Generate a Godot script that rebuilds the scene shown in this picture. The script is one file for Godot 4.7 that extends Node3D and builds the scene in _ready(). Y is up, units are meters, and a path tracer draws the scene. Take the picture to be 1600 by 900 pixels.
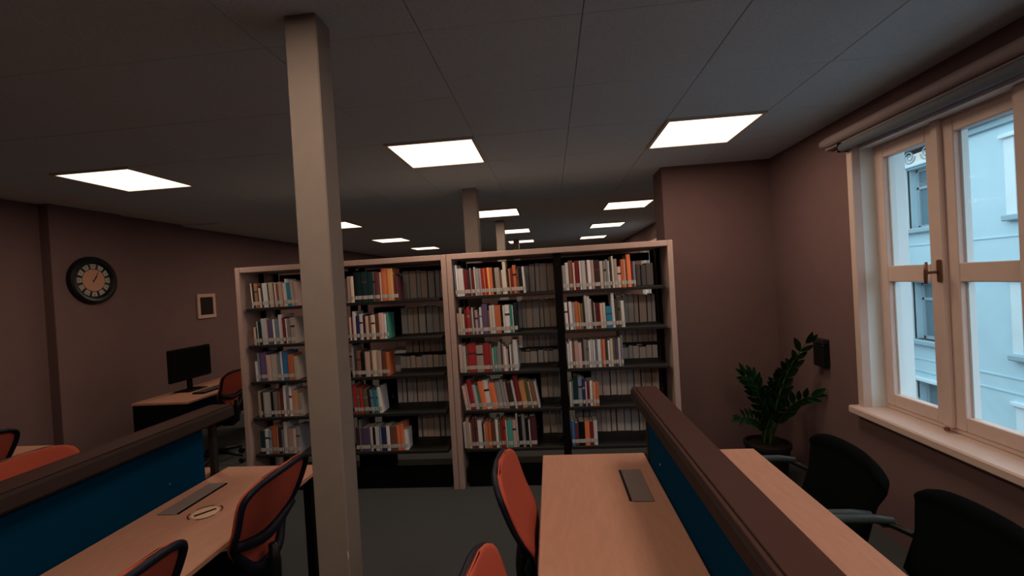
extends Node3D

const EYE := 1.66          # camera height
const CEIL := 2.612        # ceiling height
var M := {}                # shared materials
var rng := RandomNumberGenerator.new()
var taken := {}

# ---------------------------------------------------------------- helpers
func numbered(called: String) -> String:
	var n: int = taken.get(called, 0)
	taken[called] = n + 1
	return called if n == 0 else "%s_%03d" % [called, n]

func tag(o: Node, label := "", category := "", group := "", kind := "") -> Node:
	if label != "": o.set_meta("label", label)
	if category != "": o.set_meta("category", category)
	if group != "": o.set_meta("group", group)
	if kind != "": o.set_meta("kind", kind)
	return o

func thing(called: String, label: String, category: String, at := Vector3.ZERO, turn := 0.0, group := "") -> Node3D:
	var o := Node3D.new()
	o.name = numbered(called)
	add_child(o)
	o.position = at
	o.rotation.y = turn
	tag(o, label, category, group)
	return o

func struct(called: String, at := Vector3.ZERO) -> Node3D:
	var o := Node3D.new()
	o.name = called
	add_child(o)
	o.position = at
	o.set_meta("kind", "structure")
	return o

func begin(flat := true) -> SurfaceTool:
	var st := SurfaceTool.new()
	st.begin(Mesh.PRIMITIVE_TRIANGLES)
	st.set_smooth_group(-1 if flat else 0)
	return st

func done(st: SurfaceTool) -> ArrayMesh:
	st.generate_normals()
	return st.commit()

func part(called: String, mesh: Mesh, m: Material, parent: Node, at := Vector3.ZERO) -> MeshInstance3D:
	var o := MeshInstance3D.new()
	o.name = called
	o.mesh = mesh
	o.material_override = m
	o.cast_shadow = GeometryInstance3D.SHADOW_CASTING_SETTING_ON
	parent.add_child(o, true)
	o.position = at
	return o

func tri(st: SurfaceTool, a: Vector3, b: Vector3, c: Vector3, out: Vector3) -> void:
	if (c - a).cross(b - a).dot(out) < 0.0:
		st.add_vertex(a); st.add_vertex(c); st.add_vertex(b)
	else:
		st.add_vertex(a); st.add_vertex(b); st.add_vertex(c)

func quad(st: SurfaceTool, a: Vector3, b: Vector3, c: Vector3, d: Vector3, out: Vector3) -> void:
	tri(st, a, b, c, out)
	tri(st, a, c, d, out)

# a box with bevelled edges
func cham(st: SurfaceTool, c: Vector3, s: Vector3, b: float, xf := Transform3D.IDENTITY) -> void:
	var h := s * 0.5
	b = minf(b, minf(h.x, minf(h.y, h.z)) * 0.9)
	var v := func(sg: Vector3, ax: int) -> Vector3:
		var p := h - Vector3(b, b, b)
		p[ax] = h[ax]
		return xf * (c + p * sg)
	var o := xf.basis
	for ax in 3:
		var u := (ax + 1) % 3
		var w := (ax + 2) % 3
		for s1 in [-1.0, 1.0]:
			var g := []
			for k in [[-1.0, -1.0], [1.0, -1.0], [1.0, 1.0], [-1.0, 1.0]]:
				var sg := Vector3.ZERO
				sg[ax] = s1; sg[u] = k[0]; sg[w] = k[1]
				g.append(v.call(sg, ax))
			var n := Vector3.ZERO
			n[ax] = s1
			quad(st, g[0], g[1], g[2], g[3], o * n)
			for s2 in [-1.0, 1.0]:      # edge shared by axes ax and u, running along w
				var p := Vector3.ZERO
				p[ax] = s1; p[u] = s2; p[w] = -1.0
				var q := p
				q[w] = 1.0
				quad(st, v.call(p, ax), v.call(q, ax), v.call(q, u), v.call(p, u), o * Vector3(p + q))
	for sx in [-1.0, 1.0]:
		for sy in [-1.0, 1.0]:
			for sz in [-1.0, 1.0]:
				var sg := Vector3(sx, sy, sz)
				tri(st, v.call(sg, 0), v.call(sg, 1), v.call(sg, 2), o * sg)

func box(a: Vector3, b: Vector3, bev := 0.003) -> ArrayMesh:   # from corner to corner
	var st := begin()
	cham(st, (a + b) * 0.5, (b - a).abs(), bev)
	return done(st)

func boxes(list: Array, bev := 0.003) -> ArrayMesh:
	var st := begin()
	for p in list:
		cham(st, (p[0] + p[1]) * 0.5, (p[1] - p[0]).abs(), bev)
	return done(st)

# a round bar that follows points; radii may vary
func tube(st: SurfaceTool, pts: Array, r, n := 8, sx := 1.0, closed := false) -> void:
	var rings := []
	var last := Vector3.ZERO
	for i in pts.size():
		var d: Vector3
		if closed: d = pts[(i + 1) % pts.size()] - pts[(i - 1 + pts.size()) % pts.size()]
		else: d = pts[mini(i + 1, pts.size() - 1)] - pts[maxi(i - 1, 0)]
		d = d.normalized()
		var a := last - d * last.dot(d)
		if a.length() < 0.1:
			a = Vector3.UP if absf(d.y) < 0.9 else Vector3.RIGHT
			a = a - d * a.dot(d)
		a = a.normalized()
		last = a
		var b := d.cross(a)
		var rr: float = r[i] if r is Array else r
		var ring := []
		for k in n:
			var t := TAU * k / n
			ring.append(pts[i] + (a * cos(t) * sx + b * sin(t)) * rr)
		rings.append(ring)
	var last_i := rings.size() if closed else rings.size() - 1
	for i in last_i:
		var i2 := (i + 1) % rings.size()
		for k in n:
			var k2 := (k + 1) % n
			var mid: Vector3 = (pts[i] + pts[i2]) * 0.5
			var c: Vector3 = (rings[i][k] + rings[i2][k2]) * 0.5
			quad(st, rings[i][k], rings[i2][k], rings[i2][k2], rings[i][k2], c - mid)
	if not closed:
		for e in [0, rings.size() - 1]:
			var o: Vector3 = pts[e] - pts[1 if e == 0 else e - 1]
			for k in n:
				tri(st, pts[e], rings[e][k], rings[e][(k + 1) % n], o)

func tube_mesh(pts: Array, r, n := 8, sx := 1.0, closed := false) -> ArrayMesh:
	var st := begin(false)
	tube(st, pts, r, n, sx, closed)
	return done(st)

# profile of [radius, height] turned round the y axis
func lathe(prof: Array, n := 24, flat := false) -> ArrayMesh:
	var st := begin(flat)
	for i in prof.size() - 1:
		if not flat: st.set_smooth_group(i)
		var a: Array = prof[i]
		var b: Array = prof[i + 1]
		var nrm := Vector2(b[1] - a[1], a[0] - b[0])
		for k in n:
			var t0 := TAU * k / n
			var t1 := TAU * (k + 1) / n
			var d0 := Vector3(cos(t0), 0, sin(t0))
			var d1 := Vector3(cos(t1), 0, sin(t1))
			var o := (d0 + d1) * 0.5 * nrm.x + Vector3.UP * nrm.y
			var p := [d0 * a[0] + Vector3.UP * a[1], d1 * a[0] + Vector3.UP * a[1], d1 * b[0] + Vector3.UP * b[1], d0 * b[0] + Vector3.UP * b[1]]
			if a[0] > 0.0001: tri(st, p[0], p[1], p[2], o)
			if b[0] > 0.0001: tri(st, p[0], p[2], p[3], o)
	return done(st)

# an upholstered sheet: centre(u, v), u and v from -1 to 1, with thickness along dir and soft rim
func pad(st: SurfaceTool, centre: Callable, thick: Callable, dir: Vector3, nu := 12, nv := 14) -> void:
	var f := []
	var b := []
	for j in nv + 1:
		var rf := []
		var rb := []
		for i in nu + 1:
			var u := -1.0 + 2.0 * i / nu
			var v := -1.0 + 2.0 * j / nv
			var c: Vector3 = centre.call(u, v)
			var t: float = thick.call(u, v)
			rf.append(c + dir * t)
			rb.append(c - dir * t)
		f.append(rf)
		b.append(rb)
	for j in nv:
		for i in nu:
			quad(st, f[j][i], f[j][i + 1], f[j + 1][i + 1], f[j + 1][i], dir)
			quad(st, b[j][i], b[j][i + 1], b[j + 1][i + 1], b[j + 1][i], -dir)
	var mid: Vector3 = centre.call(0.0, 0.0)
	for j in nv:
		for i in [0, nu]:
			quad(st, f[j][i], f[j + 1][i], b[j + 1][i], b[j][i], f[j][i] - mid)
	for i in nu:
		for j in [0, nv]:
			quad(st, f[j][i], f[j][i + 1], b[j][i + 1], b[j][i], f[j][i] - mid)

func grain(kind: String, sd: int, freq: float, lo: float, hi: float, stretch := 1, size := 256) -> ImageTexture:
	var n := FastNoiseLite.new()
	n.seed = sd
	n.frequency = freq
	n.noise_type = FastNoiseLite.TYPE_SIMPLEX_SMOOTH if kind != "white" else FastNoiseLite.TYPE_VALUE
	n.fractal_octaves = 4
	var img := Image.create(size, size, true, Image.FORMAT_RGB8)
	var r := RandomNumberGenerator.new()
	r.seed = sd
	for y in size:
		for x in size:
			var a := TAU * x / size
			var c := TAU * y / size
			var k := size / TAU
			var v := n.get_noise_3d(cos(a) * k * stretch, sin(a) * k * stretch + cos(c) * k, sin(c) * k) * 0.5 + 0.5
			v = clampf(v + r.randf_range(-0.12, 0.12), 0.0, 1.0)
			var g := lerpf(lo, hi, v)
			img.set_pixel(x, y, Color(g, g, g))
	img.generate_mipmaps()
	return ImageTexture.create_from_image(img)

func mat(c: Color, rough := 0.8, tex: Texture2D = null, scale := 1.0, metal := 0.0) -> StandardMaterial3D:
	var m := StandardMaterial3D.new()
	m.albedo_color = c
	m.roughness = rough
	m.metallic = metal
	m.metallic_specular = 0.35
	if tex:
		m.albedo_texture = tex
		m.uv1_triplanar = true
		m.uv1_world_triplanar = true
		m.uv1_scale = Vector3.ONE * scale
	return m

func rgb(r: int, g: int, b: int) -> Color:
	return Color(r / 255.0, g / 255.0, b / 255.0)

# ---------------------------------------------------------------- camera, sky, light
func view_and_light() -> void:
	var cam := Camera3D.new()
	cam.name = "camera"
	cam.fov = 65.68
	cam.near = 0.05
	cam.far = 200.0
	cam.transform = Transform3D(Basis(Vector3.UP, 0.08586) * Basis(Vector3.RIGHT, -0.01009) * Basis(Vector3.BACK, -0.0585), Vector3(0, EYE, 0))
	add_child(cam)
	cam.current = true
	var sky_m := ProceduralSkyMaterial.new()      # even, pale overcast
	sky_m.sky_top_color = rgb(206, 226, 236)
	sky_m.sky_horizon_color = rgb(222, 236, 242)
	sky_m.sky_energy_multiplier = 1.0
	sky_m.ground_bottom_color = rgb(120, 128, 132)
	sky_m.ground_horizon_color = rgb(150, 160, 165)
	sky_m.ground_energy_multiplier = 0.5
	sky_m.sun_angle_max = 0.0
	var sky := Sky.new()
	sky.sky_material = sky_m
	var e := Environment.new()
	e.background_mode = Environment.BG_SKY
	e.sky = sky
	e.background_energy_multiplier = 3.0
	e.tonemap_mode = Environment.TONE_MAPPER_LINEAR
	e.tonemap_exposure = 1.0
	e.sdfgi_enabled = true
	e.ssao_enabled = true
	e.ssil_enabled = true
	var w := WorldEnvironment.new()
	w.name = "world"
	w.environment = e
	add_child(w)

const LAMP_ENERGY := 0.95
func lamp(x: float, z: float, label: String) -> void:
	var t := thing("ceiling_lamp", label, "lamp", Vector3(x, CEIL, z), 0.0, "square light panels in the ceiling")
	var s := 0.2975
	part("frame", boxes([[Vector3(-s, -0.012, -s), Vector3(s, 0.012, -s + 0.02)], [Vector3(-s, -0.012, s - 0.02), Vector3(s, 0.012, s)], [Vector3(-s, -0.012, -s + 0.02), Vector3(-s + 0.02, 0.012, s - 0.02)], [Vector3(s - 0.02, -0.012, -s + 0.02), Vector3(s, 0.012, s - 0.02)]], 0.001), M.lamp_frame, t)
	part("diffuser", box(Vector3(-0.277, -0.008, -0.277), Vector3(0.277, 0.004, 0.277), 0.001), M.glow, t)
	var l := AreaLight3D.new()
	l.name = "panel_light"
	l.area_size = Vector2(0.55, 0.55)
	l.light_energy = LAMP_ENERGY
	l.light_color = Color(1.0, 0.87, 0.74)
	l.shadow_enabled = true
	l.area_range = 20.0
	t.add_child(l)
	l.position = Vector3(0, -0.014, 0)
	l.rotation.x = -PI / 2

func materials() -> void:
	var fine := grain("noise", 3, 0.05, 0.95, 1.0)
	var speck := grain("noise", 5, 0.25, 0.86, 1.0)
	var wood := grain("noise", 8, 0.04, 0.92, 1.0, 6)
	M.ceiling = mat(rgb(200, 224, 238), 0.95, speck, 1.6)
	M.ceiling_slab = mat(rgb(206, 212, 214), 0.95, fine, 0.6)
	M.wall = mat(rgb(116, 93, 95), 0.9, fine, 0.5)
	M.pillar = mat(rgb(140, 131, 129), 0.75, fine, 0.8)
	M.chip = mat(rgb(225, 220, 214), 0.9)
	M.floor = mat(rgb(71, 76, 81), 0.85, speck, 1.1)
	M.desk = mat(rgb(189, 142, 124), 0.5, wood, 0.7)
	M.frame_wood = mat(rgb(190, 166, 162), 0.6, wood, 0.8)
	M.black = mat(rgb(18, 18, 20), 0.55)
	M.shelf = mat(rgb(36, 37, 38), 0.55, fine, 1.0)
	M.black_cloth = mat(rgb(14, 19, 22), 0.9, speck, 6.0)
	M.black_plastic = mat(rgb(20, 24, 28), 0.35)
	M.grey_plastic = mat(rgb(62, 76, 84), 0.35)
	M.navy_plastic = mat(rgb(16, 22, 42), 0.5)
	M.orange_cloth = mat(rgb(196, 96, 80), 0.9, speck, 5.0)
	M.blue_cloth = mat(rgb(0, 57, 93), 0.95, speck, 6.0)
	M.beam = mat(rgb(72, 51, 50), 0.55, fine, 0.8)
	M.beam_side = mat(rgb(58, 50, 50), 0.6, fine, 0.8)
	M.groove = mat(rgb(40, 26, 24), 0.8)
	M.steel = mat(rgb(130, 124, 122), 0.4, null, 1.0, 0.7)
	M.alu = mat(rgb(132, 119, 119), 0.45, fine, 2.0)
	M.window_paint = mat(rgb(211, 190, 184), 0.45, fine, 0.8)
	M.window_white = mat(rgb(226, 240, 246), 0.5)  # bluish tint puts some of the daylight on the reveal into its colour
	M.brass = mat(rgb(120, 84, 64), 0.35, null, 1.0, 0.6)
	M.rail = mat(rgb(150, 137, 141), 0.6)
	M.blind = mat(rgb(108, 117, 129), 0.7, speck, 4.0)
	M.lamp_frame = mat(rgb(190, 184, 178), 0.6)
	var g := mat(rgb(235, 255, 255), 0.8)
	g.emission_enabled = true
	g.emission = Color(1.0, 0.87, 0.74)
	g.emission_energy_multiplier = 2.6
	M.glow = g
	var gl := StandardMaterial3D.new()
	gl.transparency = BaseMaterial3D.TRANSPARENCY_ALPHA
	gl.albedo_color = Color(0.8, 0.93, 1.0, 0.06)
	gl.roughness = 0.0
	gl.metallic_specular = 0.08
	M.glass = gl
	M.facade = mat(rgb(176, 214, 228), 0.9, fine, 0.15)
	M.facade_white = mat(rgb(206, 230, 238), 0.9, fine, 0.2)
	M.facade_glass = mat(rgb(86, 122, 138), 0.25)
	M.facade_trim = mat(rgb(138, 170, 184), 0.9)
	M.facade_cream = mat(rgb(214, 214, 208), 0.9)
	M.asphalt = mat(rgb(120, 126, 130), 0.9, speck, 0.5)
	M.paper = mat(rgb(206, 196, 186), 0.9)
	M.leaf = mat(rgb(14, 46, 22), 0.4)
	M.leaf.backlight_enabled = true
	M.leaf.backlight = Color(0.02, 0.06, 0.02)
	M.stem = mat(rgb(44, 70, 36), 0.6)
	M.pot = mat(rgb(26, 26, 28), 0.5)
	M.soil = mat(rgb(34, 26, 22), 1.0, speck, 8.0)
	M.screen = mat(rgb(6, 6, 8), 0.2)
	M.clock_face = mat(rgb(190, 142, 120), 0.7)
	M.clock_plate = mat(rgb(172, 168, 164), 0.5)
	M.sticker = mat(rgb(214, 188, 166), 0.6)
	M.ink = mat(rgb(60, 30, 24), 0.7)
	M.mat_white = mat(rgb(196, 164, 156), 0.8)
	for q in [M.blue_cloth, M.black_cloth, M.orange_cloth, M.beam, M.beam_side, M.black]: q.metallic_specular = 0.12
	M.print = mat(rgb(46, 32, 28), 0.7, grain("noise", 21, 0.09, 0.25, 1.0), 9.0)

# ---------------------------------------------------------------- setting
func room() -> void:
	var fl := struct("floor")
	part("slab", box(Vector3(-4.9, -0.2, -12.9), Vector3(2.25, 0, 3.2), 0.0), M.floor, fl)
	var ce := struct("ceiling")
	part("slab", box(Vector3(-4.9, CEIL + 0.02, -5.23), Vector3(2.25, CEIL + 0.25, 3.2), 0.0), M.ceiling_slab, ce)
	part("plaster_field", box(Vector3(-4.9, CEIL, -12.9), Vector3(2.25, CEIL + 0.25, -5.23), 0.0), M.ceiling_slab, ce)
	var lamps := {}
	for p in [[-3.13, -3.13], [-0.73, -3.13], [1.07, -3.13], [-3.13, -0.73], [-0.73, -0.73], [1.07, -0.73], [-0.73, 1.67], [1.07, 1.67]]:
		lamps[Vector2i(roundi(p[0] * 100), roundi(p[1] * 100))] = true
	var tile := box(Vector3(-0.2988, 0, -0.2988), Vector3(0.2988, 0.02, 0.2988), 0.0022)
	for i in range(-7, 4):
		for j in range(-3, 11):
			var x := 0.47 + 0.6 * i
			var z := -3.13 + 0.6 * j
			if lamps.has(Vector2i(roundi(x * 100), roundi(z * 100))): continue
			var o := part("ceiling_tile", tile, M.ceiling, ce, Vector3(x, CEIL, z))
			o.position.y += 0.0008 * sin(i * 12.9 + j * 7.7)
	# window wall: openings at the near window and the far one
	var wr := struct("wall_right")
	var y0 := 0.74
	var y1 := 2.40
	part("wall_body", boxes([
		[Vector3(1.95, 0, -12.9), Vector3(2.25, y0, 3.2)], [Vector3(1.95, y1, -12.9), Vector3(2.25, CEIL + 0.2, 3.2)], [Vector3(1.95, 2.26, -9.6), Vector3(2.25, y1, -8.2)],
		[Vector3(1.95, y0, -12.9), Vector3(2.25, y1, -9.6)], [Vector3(1.95, y0, -8.2), Vector3(2.25, y1, -3.02)],
		[Vector3(1.95, y0, -1.12), Vector3(2.25, y1, 3.2)]], 0.0), M.wall, wr)
	var wp := struct("wall_partition")
	part("wall_body", box(Vector3(1.035, 0, -4.38), Vector3(1.96, CEIL + 0.02, -4.07), 0.004), M.wall, wp)
	var wl := struct("wall_left")
	part("wall_body", box(Vector3(-4.9, 0, -12.9), Vector3(-4.6, CEIL + 0.02, 3.2), 0.0), M.wall, wl)
	part("pilaster", box(Vector3(-4.62, 0, -4.39), Vector3(-4.5, CEIL + 0.02, -3.69), 0.004), M.wall, wl)
	part("lining", box(Vector3(-4.62, 0, -12.9), Vector3(-4.54, CEIL + 0.02, -4.39), 0.004), M.wall, wl)
	var wb := struct("wall_back")
	part("wall_body", box(Vector3(-4.9, 0, -13.1), Vector3(2.25, CEIL + 0.2, -12.8), 0.0), M.wall, wb)
	var wf := struct("wall_front")
	part("wall_body", box(Vector3(-4.9, 0, 3.0), Vector3(2.25, CEIL + 0.2, 3.3), 0.0), M.wall, wf)
	# square columns
	var cols := [[-0.849, -0.736, -1.456, -1.556, "slim square beige column in the foreground beside the orange chair"],
		[-0.805, -0.668, -4.31, -4.45, "square column just behind the two bookcases"],
		[-0.765, -0.64, -6.65, -6.78, "farther square column between far ceiling lamps"],
		[-0.75, -0.63, -9.75, -9.88, "farthest dark column crossing a small ceiling lamp"]]
	for k in cols.size():
		var c: Array = cols[k]
		var t := thing("column", c[4], "column", Vector3((c[0] + c[1]) / 2, 0, (c[2] + c[3]) / 2))
		var hx: float = (c[1] - c[0]) / 2
		var hz: float = (c[2] - c[3]) / 2
		part("shaft", box(Vector3(-hx, 0, -hz), Vector3(hx, CEIL, hz), 0.004), M.pillar, t)
		if k == 0:
			var st := begin()
			var zz := hz + 0.0006
			var pts := [Vector3(0.052, 0.75, zz), Vector3(0.0545, 0.757, zz), Vector3(0.056, 0.768, zz), Vector3(0.0535, 0.78, zz), Vector3(0.051, 0.783, zz), Vector3(0.0525, 0.766, zz)]
			for i in range(1, pts.size() - 1):
				tri(st, pts[0], pts[i], pts[i + 1], Vector3.BACK)
			part("paint_chip", done(st), M.chip, t)

func window_unit(n: int, za: float, zb: float, sashes: int, yt := 2.40) -> void:
	# za far end, zb near end; built in the plane of the wall (x = 1.95 inside face)
	var w := struct("window_%d" % n)
	var yb := 0.74
	# casing on the room side
	part("casing", boxes([[Vector3(1.935, yb - 0.02, za - 0.05), Vector3(1.99, yt + 0.02, za)], [Vector3(1.935, yb - 0.02, zb), Vector3(1.99, yt + 0.02, zb + 0.05)], [Vector3(1.934, yt + 0.021, za - 0.05), Vector3(1.99, yt + 0.06, zb + 0.05)]], 0.004), M.window_paint, w)
	part("reveal", boxes([[Vector3(1.985, yb, za - 0.02), Vector3(2.25, yt, za)], [Vector3(1.985, yb, zb), Vector3(2.25, yt, zb + 0.02)], [Vector3(1.985, yt - 0.02, za), Vector3(2.25, yt, zb)]], 0.001), M.window_white, w)
	var sill := part("sill", box(Vector3(1.885, yb - 0.045, za - 0.075), Vector3(2.26, yb + 0.004, zb + 0.075), 0.008), M.window_paint, w)
	sill.name = "sill"
	var fw := 0.02
	var xs := 2.06
	part("outer_frame", boxes([[Vector3(xs + 0.004, yb, za), Vector3(xs + 0.09, yt, za + fw)], [Vector3(xs + 0.004, yb, zb - fw), Vector3(xs + 0.09, yt, zb)], [Vector3(xs + 0.005, yt - 0.03, za + fw), Vector3(xs + 0.089, yt - 0.001, zb - fw)], [Vector3(xs + 0.005, yb + 0.005, za + fw), Vector3(xs + 0.089, yb + 0.03, zb - fw)]], 0.003), M.window_paint, w)
	var span := (zb - za - 2 * fw) / sashes
	for k in sashes:
		var a := za + fw + span * k
		var b := a + span
		var sl := 0.062 if k % 2 == 0 else 0.085
		var sr := 0.085 if k % 2 == 0 else 0.062
		var ya := yb + 0.03
		var yc := yt - 0.03
		var s := part("sash", boxes([[Vector3(xs, ya, a + 0.002), Vector3(xs + 0.05, yc, a + sl)], [Vector3(xs, ya, b - sr), Vector3(xs + 0.05, yc, b - 0.002)],
			[Vector3(xs + 0.001, ya, a + sl), Vector3(xs + 0.049, ya + 0.075, b - sr)], [Vector3(xs + 0.001, yc - 0.075, a + sl), Vector3(xs + 0.049, yc, b - sr)],
			[Vector3(xs + 0.001, 1.535, a + sl), Vector3(xs + 0.049, 1.632, b - sr)]], 0.004), M.window_paint, w)
		for q in [[ya + 0.07, 1.54], [1.627, yc - 0.07]]:
			part("pane", box(Vector3(xs + 0.024, q[0], a + sl - 0.005), Vector3(xs + 0.03, q[1], b - sr + 0.005), 0.0), M.glass, s)
			part("glazing_bead", boxes([[Vector3(xs + 0.03, q[0], a + sl - 0.004), Vector3(xs + 0.062, q[1], a + sl + 0.012)], [Vector3(xs + 0.03, q[0], b - sr - 0.012), Vector3(xs + 0.062, q[1], b - sr + 0.004)]], 0.001), M.window_white, s)
		if k == 2:
			part("mullion", box(Vector3(xs - 0.045, yb + 0.004, a - 0.035), Vector3(xs - 0.001, yt - 0.022, a + 0.035), 0.006), M.window_paint, w)
		if k % 2 == 1:
			part("cover_strip", box(Vector3(xs - 0.022, ya, a - 0.028), Vector3(xs + 0.004, yc + 0.012, a + 0.024), 0.006), M.window_paint, w)
			if n == 1:
				var hd := part("handle", box(Vector3(xs - 0.034, 1.535, a - 0.012), Vector3(xs - 0.02, 1.655, a + 0.016), 0.006), M.brass, w)
				part("lever", tube_mesh([Vector3(xs - 0.083, 1.645, a - 0.006), Vector3(xs - 0.085, 1.60, a - 0.008), Vector3(xs - 0.085, 1.57, a - 0.010), Vector3(xs - 0.082, 1.53, a - 0.014)], [0.006, 0.009, 0.009, 0.007], 8), M.brass, hd)
				part("spindle", tube_mesh([Vector3(xs - 0.03, 1.59, a), Vector3(xs - 0.08, 1.588, a - 0.006)], 0.008, 8), M.brass, hd)
				part("keeper", box(Vector3(xs - 0.034, yb + 0.012, a - 0.012), Vector3(xs - 0.018, yb + 0.03, a + 0.014), 0.004), M.brass, w)

func blind() -> void:
	var t := thing("roller_blind", "rolled-up grey roller blind with wooden rail above the window", "blind", Vector3(1.95, 2.44, -3.15))
	# wooden rail on the wall above the casing, blind tube rolled up under it
	part("rail", tube_mesh([Vector3(-0.05, 0.035, -0.07), Vector3(-0.05, 0.035, 0.0), Vector3(-0.05, 0.035, 1.0), Vector3(-0.05, 0.035, 2.2)], [0.028, 0.034, 0.034, 0.034], 12), M.rail, t)
	part("head_box", box(Vector3(-0.045, -0.01, -0.06), Vector3(0.0, 0.03, 2.2), 0.004), M.rail, t)
	part("roll", tube_mesh([Vector3(-0.046, -0.038, 0.12), Vector3(-0.046, -0.038, 2.15)], 0.028, 14), M.blind, t)
	for z in [0.112, 2.16]:
		part("bracket", box(Vector3(-0.07, -0.065, z - 0.006), Vector3(-0.0, -0.005, z + 0.006), 0.002), M.black, t)

# ---------------------------------------------------------------- outside
func outside() -> void:
	var b := thing("apartment_building", "pale blue stucco building across the street seen through the window", "building", Vector3(9, -8, -10))
	# facade with window openings, local: x into building, y from street, z along
	var cols := [[-1.95, -1.0], [0.65, 1.6], [3.2, 4.15], [5.8, 6.75], [-4.6, -3.6], [8.4, 9.35], [11.0, 11.95]]
	var rows := [[10.43, 11.88], [7.70, 9.10], [4.75, 6.64]]
	var top := 12.45
	var list := []
	cols.sort_custom(func(p, q): return p[0] < q[0])
	var prev := -7.0
	for c in cols:
		list.append([Vector3(0, 0, prev), Vector3(0.4, top, c[0])])
		prev = c[1]
		var yy := 0.0
		for k in [2, 1, 0]:
			list.append([Vector3(0, yy, c[0]), Vector3(0.4, rows[k][0], c[1])])
			yy = rows[k][1]
		list.append([Vector3(0, yy, c[0]), Vector3(0.4, top, c[1])])
	list.append([Vector3(0, 0, prev), Vector3(0.4, top, 16.0)])
	part("facade", boxes(list, 0.0), M.facade, b)
	part("cornice", boxes([[Vector3(-0.18, top - 0.12, -7), Vector3(0.4, top, 16)], [Vector3(-0.08, top - 0.25, -7), Vector3(0.1, top - 0.12, 16)]], 0.01), M.facade_trim, b)
	part("roof", box(Vector3(0.0, top, -7), Vector3(8, top + 0.1, 16), 0.0), M.facade_trim, b)
	for y in [9.45, 10.0, 7.2, 6.9]:
		part("string_course", box(Vector3(-0.02, y, -7), Vector3(0.02, y + 0.04, 16), 0.004), M.facade, b)
	for c in cols:
		for r in rows:
			var f := part("window", boxes([[Vector3(0.2, r[0], c[0]), Vector3(0.26, r[1], c[0] + 0.07)], [Vector3(0.2, r[0], c[1] - 0.07), Vector3(0.26, r[1], c[1])], [Vector3(0.2, r[1] - 0.07, c[0]), Vector3(0.26, r[1], c[1])], [Vector3(0.2, r[0], c[0]), Vector3(0.26, r[0] + 0.07, c[1])],
				[Vector3(0.19, r[0], (c[0] + c[1]) / 2 - 0.05), Vector3(0.26, r[1], (c[0] + c[1]) / 2 + 0.05)], [Vector3(0.2, r[0] + 0.95, c[0]), Vector3(0.26, r[0] + 1.02, c[1])]], 0.004), M.facade_trim, b)
			part("pane", box(Vector3(0.24, r[0], c[0]), Vector3(0.28, r[1], c[1]), 0.0), M.facade_glass, f)
			part("window_sill", box(Vector3(-0.14, r[0] - 0.12, c[0] - 0.22), Vector3(0.2, r[0], c[1] + 0.22), 0.02), M.facade_trim, b)
			part("surround", boxes([[Vector3(-0.04, r[0], c[0] - 0.2), Vector3(0.05, r[1] + 0.1, c[0])], [Vector3(-0.04, r[0], c[1]), Vector3(0.05, r[1] + 0.1, c[1] + 0.2)]], 0.006), M.facade_white, b)
			part("hood", box(Vector3(-0.1, r[1] + 0.04, c[0] - 0.25), Vector3(0.05, r[1] + 0.12, c[1] + 0.25), 0.01), M.facade_white, b)
	# carved scroll panel above the upper window on the left
	var sc := part("scroll_panel", box(Vector3(-0.08, 11.95, -2.05), Vector3(0.02, 12.4, -0.95), 0.01), M.facade_cream, b)
	for z in [-1.75, -1.25]:
		var pts := []
		for i in 26:
			var a := i * 0.5
			var r := 0.02 + 0.0062 * i
			pts.append(Vector3(-0.09, 12.17 + sin(a) * r, z + cos(a) * r * (1.0 if z < -1.5 else -1.0)))
		part("scroll", tube_mesh(pts, 0.018, 6), M.facade_trim, sc)
	# corner block with a stepped corbel, nearer to us on the far left
	var sh := Vector3(-0.8, 0, -2.6)
	var bay := part("corner_bay", box(sh + Vector3(-0.4, 6.85, -2.6), sh + Vector3(0.75, 16, 0.0), 0.01), M.facade_white, b)
	for k in 4:
		part("corbel_step", box(sh + Vector3(-0.6 + 0.07 * k, 6.85 - 0.16 * (k + 1), -2.6), sh + Vector3(0.75, 6.85 - 0.16 * k, 0.25 - 0.09 * k), 0.03), M.facade_white, bay)
	part("lower_wall", box(sh + Vector3(-0.2, 0, -2.6), sh + Vector3(0.75, 6.2, -0.15), 0.01), M.facade_white, bay)
	var g := thing("street", "grey asphalt street below the window", "street", Vector3(5.6, -8, -8))
	part("roadway", box(Vector3(-3.3, -0.3, -8), Vector3(3.4, 0, 14), 0.0), M.asphalt, g)

# ---------------------------------------------------------------- bookcases and books
const SHELF_Y := [1.578, 1.262, 0.952, 0.642, 0.326]      # upper faces
const ZF := -3.578
const ZB := -4.10

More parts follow.
